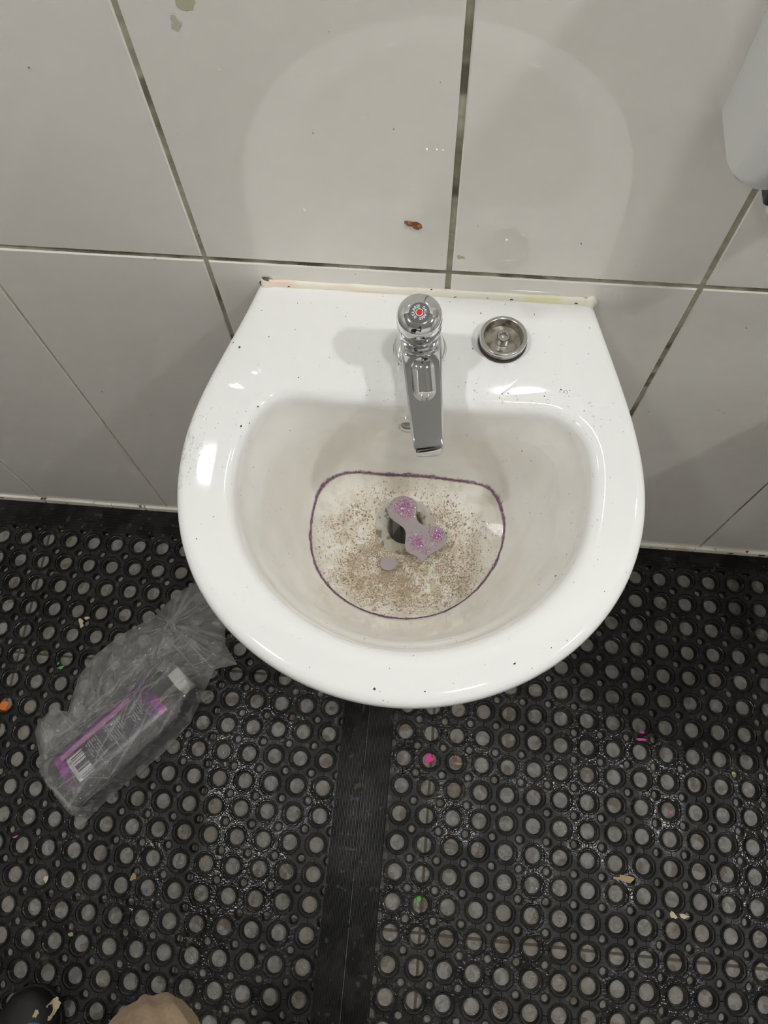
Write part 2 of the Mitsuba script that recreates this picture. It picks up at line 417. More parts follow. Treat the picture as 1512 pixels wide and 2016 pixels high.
# left mat
LX, LY = -0.1445, -0.0791
lxs = [LX - PIT * i for i in range(20)]
lys = [LY - PIT * j for j in range(24)]
put('rubber_mat__ring_grid', mat_mesh(lxs, lys, 3), 'm_rubber', smooth=35)
lx_in, ly_in = LX + PIT / 2, LY + PIT / 2
SEAM = -0.0785
yend = lys[-1] - PIT / 2
put('rubber_mat__border_strip', border((lxs[-1] - PIT, -0.004), (SEAM, -0.004), -0.004 - ly_in, 9, (0, -1)), 'm_rubber_rib', smooth=30)
put('rubber_mat__border_strip', border((SEAM - 0.0008, -0.06), (SEAM - 0.0008, yend), SEAM - lx_in, 9, (-1, 0)), 'm_rubber_rib', smooth=30)
labels['rubber_mat'] = {'label': 'black rubber ring mat left of the seam, under the bagged bottle', 'category': 'floor mat', 'group': 'rubber ring mats on the floor'}
# right mat
RX, RY = -0.0127, -0.0628
rxs = [RX + PIT * i for i in range(21)]
rys = [RY - PIT * j for j in range(24)]
put('rubber_mat_001__ring_grid', mat_mesh(rxs, rys, 4), 'm_rubber', smooth=35)
rx_in, ry_in = RX - PIT / 2, RY + PIT / 2
put('rubber_mat_001__border_strip', border((SEAM, -0.004), (rxs[-1] + PIT, -0.004), -0.004 - ry_in, 8, (0, -1)), 'm_rubber_rib', smooth=30)
put('rubber_mat_001__border_strip', border((SEAM + 0.0008, -0.04), (SEAM + 0.0008, rys[-1] - PIT / 2), rx_in - SEAM, 9, (1, 0)), 'm_rubber_rib', smooth=30)
labels['rubber_mat_001'] = {'label': 'black rubber ring mat right of the seam, with a pink flake near the basin front', 'category': 'floor mat', 'group': 'rubber ring mats on the floor'}

# ------------------------------------------------------------------ wash basin
BC = np.array([-0.0235, -0.225])
def half(pts, xc):
    pts = np.array(pts)
    full = np.vstack([np.c_[xc - pts[:, 1], pts[:, 0]], np.c_[xc + pts[::-1, 1], pts[::-1, 0]][1:]])
    return full
o_half = np.array([(0, .2117), (-.0587, .2300), (-.0737, .2352), (-.103, .2438), (-.12, .2480), (-.159, .2575), (-.1669, .2594), (-.21, .2668), (-.25, .2698), (-.281, .2688), (-.3127, .2635),
                   (-.3427, .2535), (-.3567, .2475), (-.3737, .2384), (-.395, .2260), (-.410, .2145), (-.4282, .1995), (-.4375, .1878), (-.4561, .1672), (-.4644, .1540), (-.4763, .1340), (-.4837, .1180), (-.4937, .0960), (-.4974, .0840), (-.5049, .0600), (-.5066, .0480), (-.5106, .0220), (-.5113, 0.0)]) * 0.83333
opts = half(o_half, -0.0238)
tck, _ = splprep(opts.T, s=2.5e-5, k=3)
dense = np.array(splev(np.linspace(0, 1, 500), tck)).T
dense[0], dense[-1] = opts[0], opts[-1]
OUT = Polygon(dense).buffer(0)
def closed_spline(pts, s, n=400):
    pts = np.array(pts + [pts[0]])
    tck, _ = splprep(pts.T, s=s, per=True)
    return Polygon(np.array(splev(np.linspace(0, 1, n, endpoint=False), tck)).T)
INN = closed_spline([(-.155, -.1335), (-.12, -.1310), (-.083, -.1305), (-.007, -.1305), (.068, -.1308), (.110, -.1330), (.136, -.1465), (.1462, -.185), (.1470, -.227), (.138, -.2686), (.1140, -.309), (.0753, -.3456), (.0313, -.366), (-.0103, -.3747), (-.0585, -.3716), (-.106, -.354), (-.148, -.3216), (-.175, -.284), (-.1865, -.254), (-.189, -.217), (-.185, -.173), (-.174, -.146)], 2e-5)
WAT = closed_spline([(-.1074, -.1411), (-.065, -.1370), (-.0227, -.1355), (.0394, -.1393), (.0665, -.146), (.0792, -.1605), (.0856, -.1863), (.0831, -.2142), (.0708, -.2526), (.0486, -.2788), (.0206, -.2981), (-.0094, -.3088), (-.0443, -.3090), (-.0822, -.2978), (-.1102, -.2779), (-.1274, -.2503), (-.1362, -.2193), (-.1362, -.1864), (-.1286, -.1571), (-.1173, -.1449)], 1e-5)
DRC, DRR = np.array([-0.0284, -0.191]), 0.036
DRN = Point(*DRC).buffer(DRR - 0.0008, 32)
corner = [math.atan2(p[1] - BC[1], p[0] - BC[0]) for p in (opts[0], opts[-1])]
ang = np.unique(np.r_[np.linspace(-np.pi, np.pi, 361)[:-1], corner])
def radial(poly):
    r = []
    ext = poly.exterior
    for a in ang:
        hit = ext.intersection(LineString([BC, BC + 2 * np.array([math.cos(a), math.sin(a)])]))
        g = [hit] if hit.geom_type == 'Point' else [x for x in getattr(hit, 'geoms', [])]
        r.append(max([math.hypot(x.coords[0][0] - BC[0], x.coords[0][1] - BC[1]) for x in g]))
    return np.array(r)
rO, rI, rW, rD = radial(OUT), radial(INN), radial(WAT), radial(DRN)
dirs = np.stack([np.cos(ang), np.sin(ang)], 1)
ZR = 0.7138
def sstep(a, b, x):
    t = np.clip((x - a) / (b - a), 0, 1)
    return t * t * (3 - 2 * t)
def deck(xy):
    e = sstep(.15, .215, np.abs(xy[:, 0] + .0238))
    return 0.0040 * (1 - e) * sstep(-0.1285, -0.1130, xy[:, 1])
def bring(r, z, top=True):
    xy = BC + dirs * r[:, None]
    zz = np.full(len(xy), z)
    if top:
        zz = zz + deck(xy)
    return np.c_[xy, zz]
def under(s, z):
    xy = BC + dirs * rO[:, None]
    x = BC[0] + (xy[:, 0] - BC[0]) * s
    y = np.where(xy[:, 1] < BC[1], BC[1] + (xy[:, 1] - BC[1]) * s, xy[:, 1])
    return np.c_[x, y, np.full(len(x), z)]
rings = [under(.36, .480), under(.5, .484), under(.68, .505), under(.80, .55), under(.90, .615), under(.955, .662), under(.985, .690)]
rings += [bring(rO, ZR - .0105), bring(rO - .0012, ZR - .0055), bring(rO - .0038, ZR - .0020), bring(rO - .008, ZR - .0004), bring(rO - .013, ZR)]
rin = rI + .014
for t in (.33, .66):
    rings.append(bring((rO - .013) * (1 - t) + rin * t, ZR))
rings += [bring(rI + .014, ZR), bring(rI + .008, ZR - .0010), bring(rI + .0035, ZR - .0035), bring(rI + .0008, ZR - .0080)]
n_inner = len(rings)
PT = np.array([0.0, .035, .07, .14, .2, .32, .45, .58, .72, .86, .96, 1.0, 1.06])
PZ = np.array([.7015, .694, .688, .6835, .678, .662, .641, .618, .594, .571, .5555, .550, .5445])
for t in np.unique(np.r_[PT, np.linspace(.16, .45, 13)]):
    z = float(np.interp(t, PT, PZ))
    r = rI + (rW - rI) * t if t <= 1 else rW + (rD - rW) * (t - 1)
    q = bring(r, z, top=False)
    zs = np.interp(t, [0, .035, .08, .2, .32], [.7015, .6955, .689, .676, .662]) if t <= .32 else z
    fr = sstep(-.15, -.55, np.sin(ang))
    q[:, 2] = z * fr + zs * (1 - fr)
    rings.append(q)
for u, z in ((.18, .5375), (.34, .5325), (.52, .5285), (.7, .5258), (.86, .5240), (1.0, .5230)):
    rings.append(bring(rW + (rD - rW) * u, z, top=False))
rings.append(bring(rD, .515, top=False))
OV = np.array([-0.0310, -0.1335, 0.6735])
BAS = loft(rings)
cen = BAS[0][BAS[1]].mean(1)                               # the overflow opening is cut through the rear bowl wall
BAS = (BAS[0], BAS[1][(np.hypot(cen[:, 0] - OV[0], cen[:, 2] - OV[2]) > .0088) | (cen[:, 1] < -.15) | (cen[:, 1] > -.10)])
surf = np.vstack(rings[8:-1])
SURF = LinearNDInterpolator(surf[:, :2] + rng.normal(0, 1e-6, (len(surf), 2)), surf[:, 2])
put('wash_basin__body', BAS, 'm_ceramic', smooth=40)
labels['wash_basin'] = {'label': 'white ceramic wash basin with dirty standing water, fixed to the tiled wall', 'category': 'wash basin', 'group': None}
# waste: flange, throat
z0 = 0.5236
put('wash_basin__waste_flange', xf(lathe([(DRR, -.003), (DRR, 0.0004), (DRR - .0012, .0014), (.027, .0006), (.0228, .0), (.0215, -.0012), (.0208, -.004)], 56), None, (*DRC, z0)), 'm_flange', smooth=40, label='grey metal drain flange under the water')
put('wash_basin__waste_pipe', xf(lathe([(.0208, -.004), (.0204, -.008), (.0202, -.10), (.0202, -.19)], 40, cap1=True), None, (*DRC, z0)), 'm_flange', smooth=40)
# overflow in the rear bowl wall
ov = OV
Mo = np.array([[1, 0, 0], [0, .17, -.985], [0, .985, .17]])
tor = lathe([(.0056, .0), (.0060, .0026), (.0082, .0038), (.0110, .0028), (.0124, -.002)], 40)
put('wash_basin__overflow_ring', xf(tor, Mo, ov), 'm_chrome', smooth=50, label='chrome overflow ring')
put('wash_basin__overflow_channel', xf(lathe([(.0062, .0026), (.0060, .0), (.0060, -.03), (.0060, -.065)], 32, cap1=True), Mo, ov), 'm_ceramic', smooth=40)
# sealant bead along the wall
n = 90
xs = np.linspace(-0.1985, 0.155, n)
rr = []
for i, x in enumerate(xs):
    w = 1 + 0.25 * (meshkit.noise(np.array([[x * 60, 0, 0]]), 5)[0] - .5) + (0.5 if i in (0, 1, 2, 3, n - 3, n - 2, n - 1) else 0)
    e = 0.25 if i in (0, n - 1) else 1
    a = np.linspace(-0.5 * np.pi, np.pi, 9)
    rr.append(np.stack([np.full(9, x), -0.0002 - 0.0042 * w * e * np.maximum(np.cos(a) * 0.9 + .1, -.3) * (np.sin(a) > -2), 0.7175 + 0.0062 * w * e * np.sin(a)], 1))
v, f = loft(rr, closed=True, cap0=True, cap1=True)
put('wash_basin__sealant', (v, f), 'm_seal', smooth=60, label='stained cream sealant bead between basin and wall')

# water
wpts = BC + dirs * (rW + .0010)[:, None]
ZW = 0.5508
v = np.c_[np.vstack([wpts, BC]), np.full(len(wpts) + 1, ZW)]
i = np.arange(len(wpts))
put('water', (v, np.stack([np.full(len(i), len(wpts)), i, (i + 1) % len(i)], 1)), 'm_water', label='shallow murky water standing in the basin bowl', cat='water', kind='stuff')

def flakes(pos, nrm, size, col, sides=4, g=rng):
    """Small irregular chips lying at pos along nrm."""
    n = len(pos)
    t = np.cross(nrm, g.normal(size=(n, 3))); t /= np.linalg.norm(t, axis=1, keepdims=True)
    b = np.cross(nrm, t)
    a = np.arange(sides) * 2 * np.pi / sides
    asp = g.uniform(.35, 1, (n, 1))
    rad = size[:, None] * g.uniform(.6, 1.2, (n, sides))
    v = pos[:, None] + (rad * np.cos(a))[..., None] * t[:, None] + (rad * np.sin(a) * asp)[..., None] * b[:, None]
    f = []
    for k in range(1, sides - 1):
        f.append(np.stack([np.arange(n) * sides, np.arange(n) * sides + k, np.arange(n) * sides + k + 1], 1))
    return v.reshape(-1, 3), np.vstack(f), np.repeat(col, sides, axis=0)
def surf_normal(xy, e=5e-4):
    zx = (SURF(xy + [e, 0]) - SURF(xy - [e, 0])) / (2 * e)
    zy = (SURF(xy + [0, e]) - SURF(xy - [0, e])) / (2 * e)
    nn = np.c_[np.nan_to_num(-zx), np.nan_to_num(-zy), np.ones(len(xy))]
    return nn / np.linalg.norm(nn, axis=1, keepdims=True)
# silt in the water
cand = rng.uniform([-.138, -.31], [.088, -.134], (160000, 2))
q = np.c_[cand, np.zeros(len(cand))]
rad = np.hypot((cand[:, 0] + .028) / .088, (cand[:, 1] + .222) / .072)
dens = np.clip(1.25 - rad, 0, 1) * (0.25 + 1.5 * np.clip(meshkit.fbm(q * 45, 3, 11) - .33, 0, 1) * 1.6) * (0.75 + 0.7 * sstep(-.19, -.26, cand[:, 1]))
keep = (rng.uniform(0, 1, len(cand)) < dens * 0.75) & (np.hypot(*(cand - DRC).T) > DRR * .99)
cand = cand[keep][:30000]
pos = np.c_[cand, SURF(cand) + .0005]
ok = np.isfinite(pos[:, 2]) & (pos[:, 2] < ZW)
pos = pos[ok]
cc = rng.choice(5, len(pos), p=[.34, .3, .2, .11, .05])
pal = np.array([(.36, .28, .17), (.27, .20, .12), (.46, .38, .26), (.15, .115, .075), (.38, .16, .16)])
v, f, c = flakes(pos, surf_normal(pos[:, :2]), np.clip(rng.gamma(1.6, .00024, len(pos)) + .00018, 0, .0017), pal[cc] * rng.uniform(.8, 1.15, (len(pos), 1)))
put('silt', (v, f), 'm_specks', label='brown silt and specks lying under the water in the bowl', cat='dirt', kind='stuff', color=c)

# glitter tide line at the water's edge
n = 26000
th = rng.uniform(-np.pi, np.pi, n)
gi = lambda r: np.interp(th, ang, r, period=2 * np.pi)
wmod = meshkit.fbm(np.c_[np.cos(th) * 5, np.sin(th) * 5, np.zeros(n)], 3, 2)
thin = 0.35 + 1.3 * np.clip(wmod - .25, 0, 1) + 0.9 * sstep(.3, .6, np.sin(th)) - 0.45 * np.exp(-((th + .9) / .35) ** 2)
wob = meshkit.fbm(np.c_[np.cos(th) * 30, np.sin(th) * 30, np.zeros(n)], 3, 8)
arc = rng.normal(0, 0.00125, n) * np.clip(thin, .15, 3) * (.2 + 1.9 * wob) + (wob - .5) * .0022
slope_ = (.0111 / .10) / np.maximum(gi(rI) - gi(rW), .004)          # rise per radial metre of the bowl wall here
sn = slope_ / np.sqrt(1 + slope_ ** 2)
dz = arc * sn
dr_ = arc / np.sqrt(1 + slope_ ** 2)
d2 = np.stack([np.cos(th), np.sin(th)], 1)
xy = BC + d2 * (gi(rW) + .0002 + dr_ - .0005 * sn)[:, None]
nn = np.c_[-d2 * sn[:, None], np.sqrt(1 - sn ** 2)]
pos = np.c_[xy, .5504 + dz] + nn * rng.uniform(.0003, .0009, (n, 1))
nn = nn + rng.normal(0, .22, nn.shape); nn /= np.linalg.norm(nn, axis=1, keepdims=True)
gp = np.array([(.24, .10, .25), (.46, .12, .24), (.22, .18, .40), (.80, .74, .80), (.07, .04, .06)])
gc = gp[rng.choice(5, n, p=[.26, .26, .13, .16, .19])] * rng.uniform(.7, 1.25, (n, 1))
v, f, c = flakes(pos, nn, rng.uniform(.0003, .0011, n), gc, sides=3)
put('glitter_line', (v, f), 'm_glitter', label='purple and pink glitter line along the water edge in the bowl', cat='glitter', kind='stuff', color=c)

# water drops on the left of the rim and on the deck
dp = np.vstack([rng.normal([-.2405, -.205], [.010, .017], (170, 2)), rng.normal([-.232, -.16], [.006, .012], (14, 2)), np.c_[rng.uniform(.01, .13, 46), rng.normal(-.118, .008, 46)], rng.normal([.135, -.135], [.02, .012], (26, 2)), np.c_[rng.uniform(-.18, .13, 26), rng.uniform(-.10, -.02, 26)]])
dzz = SURF(dp)
dp, dzz = dp[np.isfinite(dzz)], dzz[np.isfinite(dzz)]
ic = trimesh.creation.icosphere(1, 1.0)
iv, if_ = np.array(ic.vertices), np.array(ic.faces)
sz = np.clip(rng.gamma(1.6, .00045, len(dp)) + .0003, 0, .0021)
dv = iv[None] * (sz[:, None] * np.array([1, 1, .38]))[:, None] * np.c_[rng.uniform(.8, 1.3, len(dp)), rng.uniform(.8, 1.3, len(dp)), np.ones(len(dp))][:, None] + np.c_[dp, dzz][:, None]
put('water_drops', (dv.reshape(-1, 3), (if_[None] + (np.arange(len(dp)) * len(iv))[:, None, None]).reshape(-1, 3)), 'm_water', smooth=True, label='small water drops on the left rim and the deck of the basin', cat='water', kind='stuff')

# translucent film floating over the waste
filmp = [(-.0446, -.1687), (-.0328, -.1633), (-.0202, -.1667), (-.0155, -.1752), (-.0165, -.184), (-.0120, -.1945), (-.0037, -.1986), (.0083, -.1972), (.0156, -.2019), (.0202, -.2112), (.0187, -.2198), (.0122, -.2266), (.0046, -.2315), (-.0009, -.2382), (-.0055, -.2427), (-.0088, -.2388), (-.0232, -.2316), (-.0267, -.2256), (-.0257, -.2128), (-.0294, -.2045), (-.0382, -.1966), (-.0456, -.1929), (-.0494, -.1845)]
FP = closed_spline([tuple(p) for p in filmp], 6e-6, 90)
put('film_scrap__sheet', prism(np.array(FP.exterior.coords)[:-1], ZW - .0003, ZW + .0006, .0005), 'm_film', smooth=30)
spots = [((-.031, -.178), .013, 900, .8), ((-.012, -.219), .0095, 500, .6), ((.009, -.2085), .0095, 600, .6), ((-.002, -.229), .006, 110, .5)]
pp, cl = [], []
for (cx, cy), r, k, _ in spots:
    g = rng.normal(0, r * .5, (k, 2)) + [cx, cy]
    g = g[[FP.contains(Point(*x)) for x in g]]
    pp.append(g)
    cl.append(np.array([(.42, .04, .20), (.28, .06, .32), (.50, .28, .44), (.80, .78, .80), (.18, .05, .18)])[rng.choice(5, len(g), p=[.32, .28, .16, .10, .14])])
pp, cl = np.vstack(pp), np.vstack(cl)
nn = np.array([0, 0, 1.0]) + rng.normal(0, .25, (len(pp), 3)); nn /= np.linalg.norm(nn, axis=1, keepdims=True)
v, f, c = flakes(np.c_[pp, np.full(len(pp), ZW + .0009)], nn, rng.uniform(.0003, .0007, len(pp)), cl)
put('film_scrap__glitter', (v, f), 'm_glitter', label='pink and purple glitter stuck on the film', kind='stuff', color=c)
labels['film_scrap'] = {'label': 'larger mauve film scrap floating over the drain, covered in glitter', 'category': 'film scrap'}
f2 = closed_spline([(-.0532, -.2377), (-.0392, -.2344), (-.0337, -.2404), (-.0361, -.247), (-.0459, -.2509), (-.0524, -.2462)], 1e-6, 40)
f2z = 0.5345
put('film_scrap_001', prism(np.array(f2.exterior.coords)[:-1], f2z, f2z + .0007, .0004), 'm_film', smooth=30, label='smaller mauve film scrap lying under water in front of the drain', cat='film scrap')

# dark specks spattered over basin
sp = []
for k in range(420):
    a, r = rng.uniform(-np.pi, np.pi), rng.uniform(.3, 1.0)
    ro = np.interp(a, ang, rO, period=2 * np.pi)
    sp.append(BC + np.array([math.cos(a), math.sin(a)]) * ro * r)
sp = np.array(sp)
sp = np.vstack([sp, rng.normal([-.175, -.20], [.018, .03], (40, 2)), rng.normal([.09, -.22], [.03, .05], (60, 2)), rng.normal([-.01, -.345], [.03, .012], (40, 2)), rng.normal([.02, -.15], [.05, .02], (60, 2))])
zz = SURF(sp)
good = np.isfinite(zz)
good &= np.where(good, zz, 0) > ZW + .004
sp, zz = sp[good], zz[good]
sz = np.clip(rng.gamma(1.3, .00022, len(sp)) + .0002, 0, .0016)
v, f, c = flakes(np.c_[sp, zz + .0003], surf_normal(sp), sz, np.array([(.05, .045, .04), (.14, .11, .08), (.10, .03, .05)])[rng.choice(3, len(sp), p=[.6, .32, .08])])
put('dirt_specks', (v, f), 'm_specks', label='dark specks of dirt spattered over the white basin', cat='dirt', kind='stuff', color=c)

# ------------------------------------------------------------------ push tap
B0 = np.array([-0.0236, -0.0715, 0.7178])
al = math.radians(16)
AX = np.array([0, -math.sin(al), math.cos(al)])
XX = np.array([1.0, 0, 0])
YY = np.cross(AX, XX)                                   # towards the wall
MT = np.stack([XX, YY, AX], 1)
put('push_tap__base_flange', xf(lathe([(.0268, -.0005), (.0270, .0025), (.0260, .0042), (.020, .0046)], 56), None, B0), 'm_chrome', smooth=35)
n = 64
a = np.arange(n) * 2 * np.pi / n
rings = [np.stack([.0250 * np.cos(a), .0250 * np.sin(a), np.full(n, .0042)], 1) + B0]
for h, r in ((.012, .0244), (.024, .0230), (.040, .0216), (.056, .0208), (.070, .0204), (.0745, .0203), (.0760, .0196), (.0762, .0150)):
    rings.append(B0 + np.stack([r * np.cos(a), r * np.sin(a), np.full(n, h)], 1) @ MT.T)
put('push_tap__body', loft(rings), 'm_chrome', smooth=35)
# spout: tapering bar leaving the body, flat on top
yaw = math.radians(8.5)
fw = -YY * math.cos(yaw) + XX * math.sin(yaw)
sd = XX * math.cos(yaw) + YY * math.sin(yaw)
def rrect(w, h0, h1, r, k=5):
    pts = []
    for cx, cz, a0 in ((w / 2 - r, h1 - r, 0), (-w / 2 + r, h1 - r, 90), (-w / 2 + r, h0 + r, 180), (w / 2 - r, h0 + r, 270)):
        for t in np.linspace(0, 90, k):
            q = math.radians(a0 + t)
            pts.append((cx + r * math.cos(q), cz + r * math.sin(q)))
    return np.array(pts)
rings = []
HT = 0.0705
for s, w, h0, h1, r in ((.004, .0385, .030, HT - .0030, .004), (.019, .0385, .030, HT - .0030, .004), (.0215, .0380, .031, HT - .0008, .004), (.024, .0376, .032, HT, .0028), (.045, .0352, .040, HT, .0026), (.065, .0332, .047, HT, .0026), (.085, .0313, .0525, HT, .0026), (.104, .0297, .0555, HT, .0026), (.1120, .0289, .0570, HT - .0002, .0028), (.1165, .0272, .0580, HT - .0012, .0036), (.1192, .0238, .0592, HT - .0032, .0044), (.1204, .0180, .0612, HT - .0058, .0026)):
    q = rrect(w, h0, h1, r)
    rings.append(B0 + s * fw + q[:, :1] * sd + q[:, 1:] * AX)
v, f = loft(rings, cap0=True, cap1=True)
tm = trimesh.Trimesh(v, f, process=False)
if tm.volume < 0:
    f = f[:, ::-1]
spm = m3.Manifold(m3.Mesh(np.asarray(v, np.float32), np.asarray(f, np.uint32)))
sc = [m3.Manifold.sphere(.020, 64).translate((B0 + s * fw + (HT + .0168) * AX).tolist()) for s in (.040, .060)]
cut = spm - m3.Manifold.batch_hull(sc)
put('push_tap__spout', tomesh(cut if cut.num_tri() > 50 else spm), 'm_chrome', smooth=28)
put('push_tap__collar', xf(lathe([(.0150, .0755), (.0186, .0762), (.0188, .0775), (.0188, .0868), (.0170, .0878), (.0165, .0895)], 56), MT, B0), 'm_chrome', smooth=35)
put('push_tap__push_button', xf(lathe([(.0165, .0885), (.0196, .0887), (.0206, .0900), (.0208, .0925), (.0207, .0965), (.0201, .1000), (.0188, .1028), (.0166, .1050), (.0138, .1064), (.0110, .1072), (.0090, .1075)], 64, cap1=True), MT, B0), 'm_chrome', smooth=60)
HTOP = .1075
put('push_tap__button_disc', xf(lathe([(.0092, -.0004), (.0092, .0002), (.0088, .0005)], 40, cap1=True), MT, B0 + AX * HTOP), 'm_cap_grey', smooth=30, label='dark grey disc with white lettering')
letters = []
def ringword(word, angs, rad, h):
    for ch, an in zip(word, angs):
        v, f = (lambda t: (np.array(t.vertices), np.array(t.faces)))(meshkit.text_mesh(ch, h, 0.00025, bold=True))
        v = v - [(v[:, 0].min() + v[:, 0].max()) / 2, 0, 0]
        q = math.radians(an - 90)
        R = np.array([[math.cos(q), -math.sin(q), 0], [math.sin(q), math.cos(q), 0], [0, 0, 1]])
        letters.append(xf(xf((v, f), R, (rad * math.cos(math.radians(an)), rad * math.sin(math.radians(an)), 0)), MT, B0 + AX * (HTOP + .0005)))
ringword('DELABIE', (232, 205, 180, 156, 132, 112, 96), .0046, .0023)
ringword('DELABIE', (50, 25, 1, -22, -44, -62, -80), .0046, .0023)
put('push_tap__button_lettering', join(letters), 'm_white_print', label='white ring of lettering DELABIE twice')
put('push_tap__button_ring', xf(lathe([(.0034, .0004), (.0034, .0008), (.0030, .0010)], 32, cap1=True), MT, B0 + AX * HTOP), 'm_white_print')
put('push_tap__button_dot', xf(lathe([(.0028, .0009), (.0028, .0012), (.0024, .0014)], 32, cap1=True), MT, B0 + AX * HTOP), 'm_red', label='red dot')
labels['push_tap'] = {'label': 'chrome push button tap with red dot on its head, on the basin deck', 'category': 'tap'}

# ------------------------------------------------------------------ plug lying upside down on deck
PL = np.array([0.0592, -0.0575, 0.7178])
put('basin_plug__rubber_ring', xf(lathe([(.0215, .0002), (.0240, .0006), (.0246, .0022), (.0246, .0042), (.0238, .0056), (.021, .0058)], 56), None, PL), 'm_black', smooth=40, label='black rubber ring')
put('basin_plug__dish', xf(lathe([(.0225, .0050), (.0236, .0062), (.0239, .0105), (.0234, .0124), (.0222, .0130), (.0200, .0128), (.0194, .0118), (.0188, .0050), (.0180, .0036), (.0068, .0034)], 56, cap1=True), None, PL), 'm_dirty_steel', smooth=35)
put('basin_plug__rim', xf(lathe([(.0240, .0108), (.0236, .0128), (.0224, .0135), (.0208, .0135), (.0199, .0128)], 56), None, PL), 'm_chrome_worn', smooth=60, label='shiny steel rim')
put('basin_plug__stud', xf(lathe([(.0072, .0030), (.0066, .0050), (.0064, .0120), (.0058, .0128), (.0048, .0126), (.0042, .0085), (.0015, .0080)], 40, cap1=True), None, PL), 'm_chrome_worn', smooth=40, label='threaded steel stud')
labels['basin_plug'] = {'label': 'steel basin plug with black rubber ring lying upside down right of tap', 'category': 'plug'}

# ------------------------------------------------------------------ paper dispenser on the wall
DX0, DX1, DZ0, DZ1 = 0.194, 0.345, 0.954, 1.205
prof = [(0.0, DZ0), (-.030, DZ0), (-.062, DZ0 + .0005), (-.075, DZ0 + .0025), (-.0835, DZ0 + .0085), (-.0905, DZ0 + .020), (-.099, DZ0 + .038), (-.1085, DZ0 + .062), (-.116, DZ0 + .090), (-.121, DZ0 + .125), (-.122, DZ0 + .165), (-.114, DZ0 + .205), (-.098, DZ0 + .235), (-.070, DZ0 + .249), (-.030, DZ1), (0.0, DZ1)]
def dring(x, ins):
    p2 = np.array(prof)
    p2[:, 0] *= 1 - ins / .085
    p2[:, 1] += np.where(p2[:, 1] > DZ0 + .2, -ins * .4, np.where(np.abs(p2[:, 0]) > .05, ins * .10, 0))
    return np.c_[np.full(len(p2), x), p2]
def dshell(xi):
    v, f = loft([dring(x, i) for x, i in xi], cap0=True, cap1=True)
    if trimesh.Trimesh(v, f, process=False).volume < 0:
        f = f[:, ::-1]
    return v, f
side = [(0, .0175), (.0015, .0120), (.004, .0078), (.008, .0035), (.0125, .0010), (.0165, .0002), (.0168, .0030)]
put('dispenser__side_shell', dshell([(DX0 + a, i) for a, i in side]), 'm_plastic_white', smooth=40)
put('dispenser__front_cover', dshell([(DX0 + .0170, .0030), (DX0 + .0172, .0004), (DX0 + .020, 0), (DX1 - .020, 0), (DX1 - .0172, .0004), (DX1 - .0170, .0030)]), 'm_plastic_white', smooth=40)
put('dispenser__side_shell', dshell([(DX1 - a, i) for a, i in side[::-1]]), 'm_plastic_white', smooth=40)
put('dispenser__outlet', xf(rbox(0.2165, 0.262, -.0895, -.055, DZ0 - .0015, DZ0 + .0145, .003), None, (0, 0, 0)), 'm_black', smooth=40, label='black outlet slot')
put('dispenser__nozzle', xf(lathe([(.0035, -.012), (.0065, -.0115), (.0075, -.004), (.0075, .006)], 32, cap0=True), None, (0.2275, -.088, DZ0 + .006)), 'm_plastic_white', smooth=40, label='white spout under the dispenser')
labels['dispenser'] = {'label': 'white plastic dispenser fixed to the wall at the upper right', 'category': 'dispenser'}

# ------------------------------------------------------------------ marks on the wall
def wall_mark(name, poly, x, z, mat, th, label, cat, group=None):
    p = np.asarray(poly)
    v, f = prism(p, 0.0, th, th * 1.2)
    vv = np.stack([v[:, 0] + x, -v[:, 2] - 0.0004, v[:, 1] + z], 1)
    put(name, (vv, f), mat, smooth=40, label=label, cat=cat, group=group)
def c_food(p, n, uv):
    return mix((0.16, 0.045, 0.012), (0.30, 0.11, 0.03), smoothstep(.4, .65, fbm(p.x * 300, p.z * 300, 1.0, octaves=2)))
P('m_food', proc(c_food), 0.25, 0.5)
P('m_smear', (0.50, 0.48, 0.38), 0.6, 0.3)
P('m_white_chip', (0.86, 0.86, 0.84), 0.5, 0.4)
P('m_green_smear', (0.45, 0.46, 0.32), 0.6, 0.3)
wall_mark('food_scrap', [(-.0085, .004), (-.005, .0045), (-.001, .0035), (.003, .004), (.0075, .001), (.0085, -.0035), (.006, -.0062), (.001, -.0052), (-.002, -.001), (-.0055, -.0005), (-.0085, .001)], -0.0365, 0.8160, 'm_food', .0022, 'small reddish brown food scrap stuck on the wall above the tap', 'food scrap')
wall_mark('smear', blob(18, .0052, .5, 3, .7, 1.2), -0.2095, 1.0075, 'm_smear', .0004, 'lower of two dull smears near the top of the wall', 'smear', 'smears on the wall tiles')
wall_mark('smear', blob(18, .0065, .4, 5, 1.1, .8), -0.1975, 1.0225, 'm_green_smear', .0004, 'greenish smear at the top edge of the wall', 'smear', 'smears on the wall tiles')
wall_mark('smear', blob(14, .0035, .6, 9, 1.2, .7), 0.0100, 0.7745, 'm_green_smear', .0004, 'small greenish smear right of the tap just above the tile joint', 'smear', 'smears on the wall tiles')
wall_mark('paint_chip', blob(9, .0026, .5, 4, .8, 1.2), -0.1380, 0.8270, 'm_white_chip', .0006, 'white chip on the wall tile left above the basin', 'chip')
ws = np.c_[rng.uniform(-.55, .42, 70), np.full(70, -0.0012), rng.uniform(.2, 1.05, 70)]
ws = ws[(ws[:, 2] > .74) | (np.abs(ws[:, 0] + .02) > .24)]
v, f, c = flakes(ws, np.tile([0, -1.0, 0], (len(ws), 1)) + rng.normal(0, .05, (len(ws), 3)), np.clip(rng.gamma(1.5, .00035, len(ws)) + .0003, 0, .0016), np.array([(.07, .06, .05), (.25, .22, .16), (.85, .85, .83)])[rng.choice(3, len(ws), p=[.5, .35, .15])])
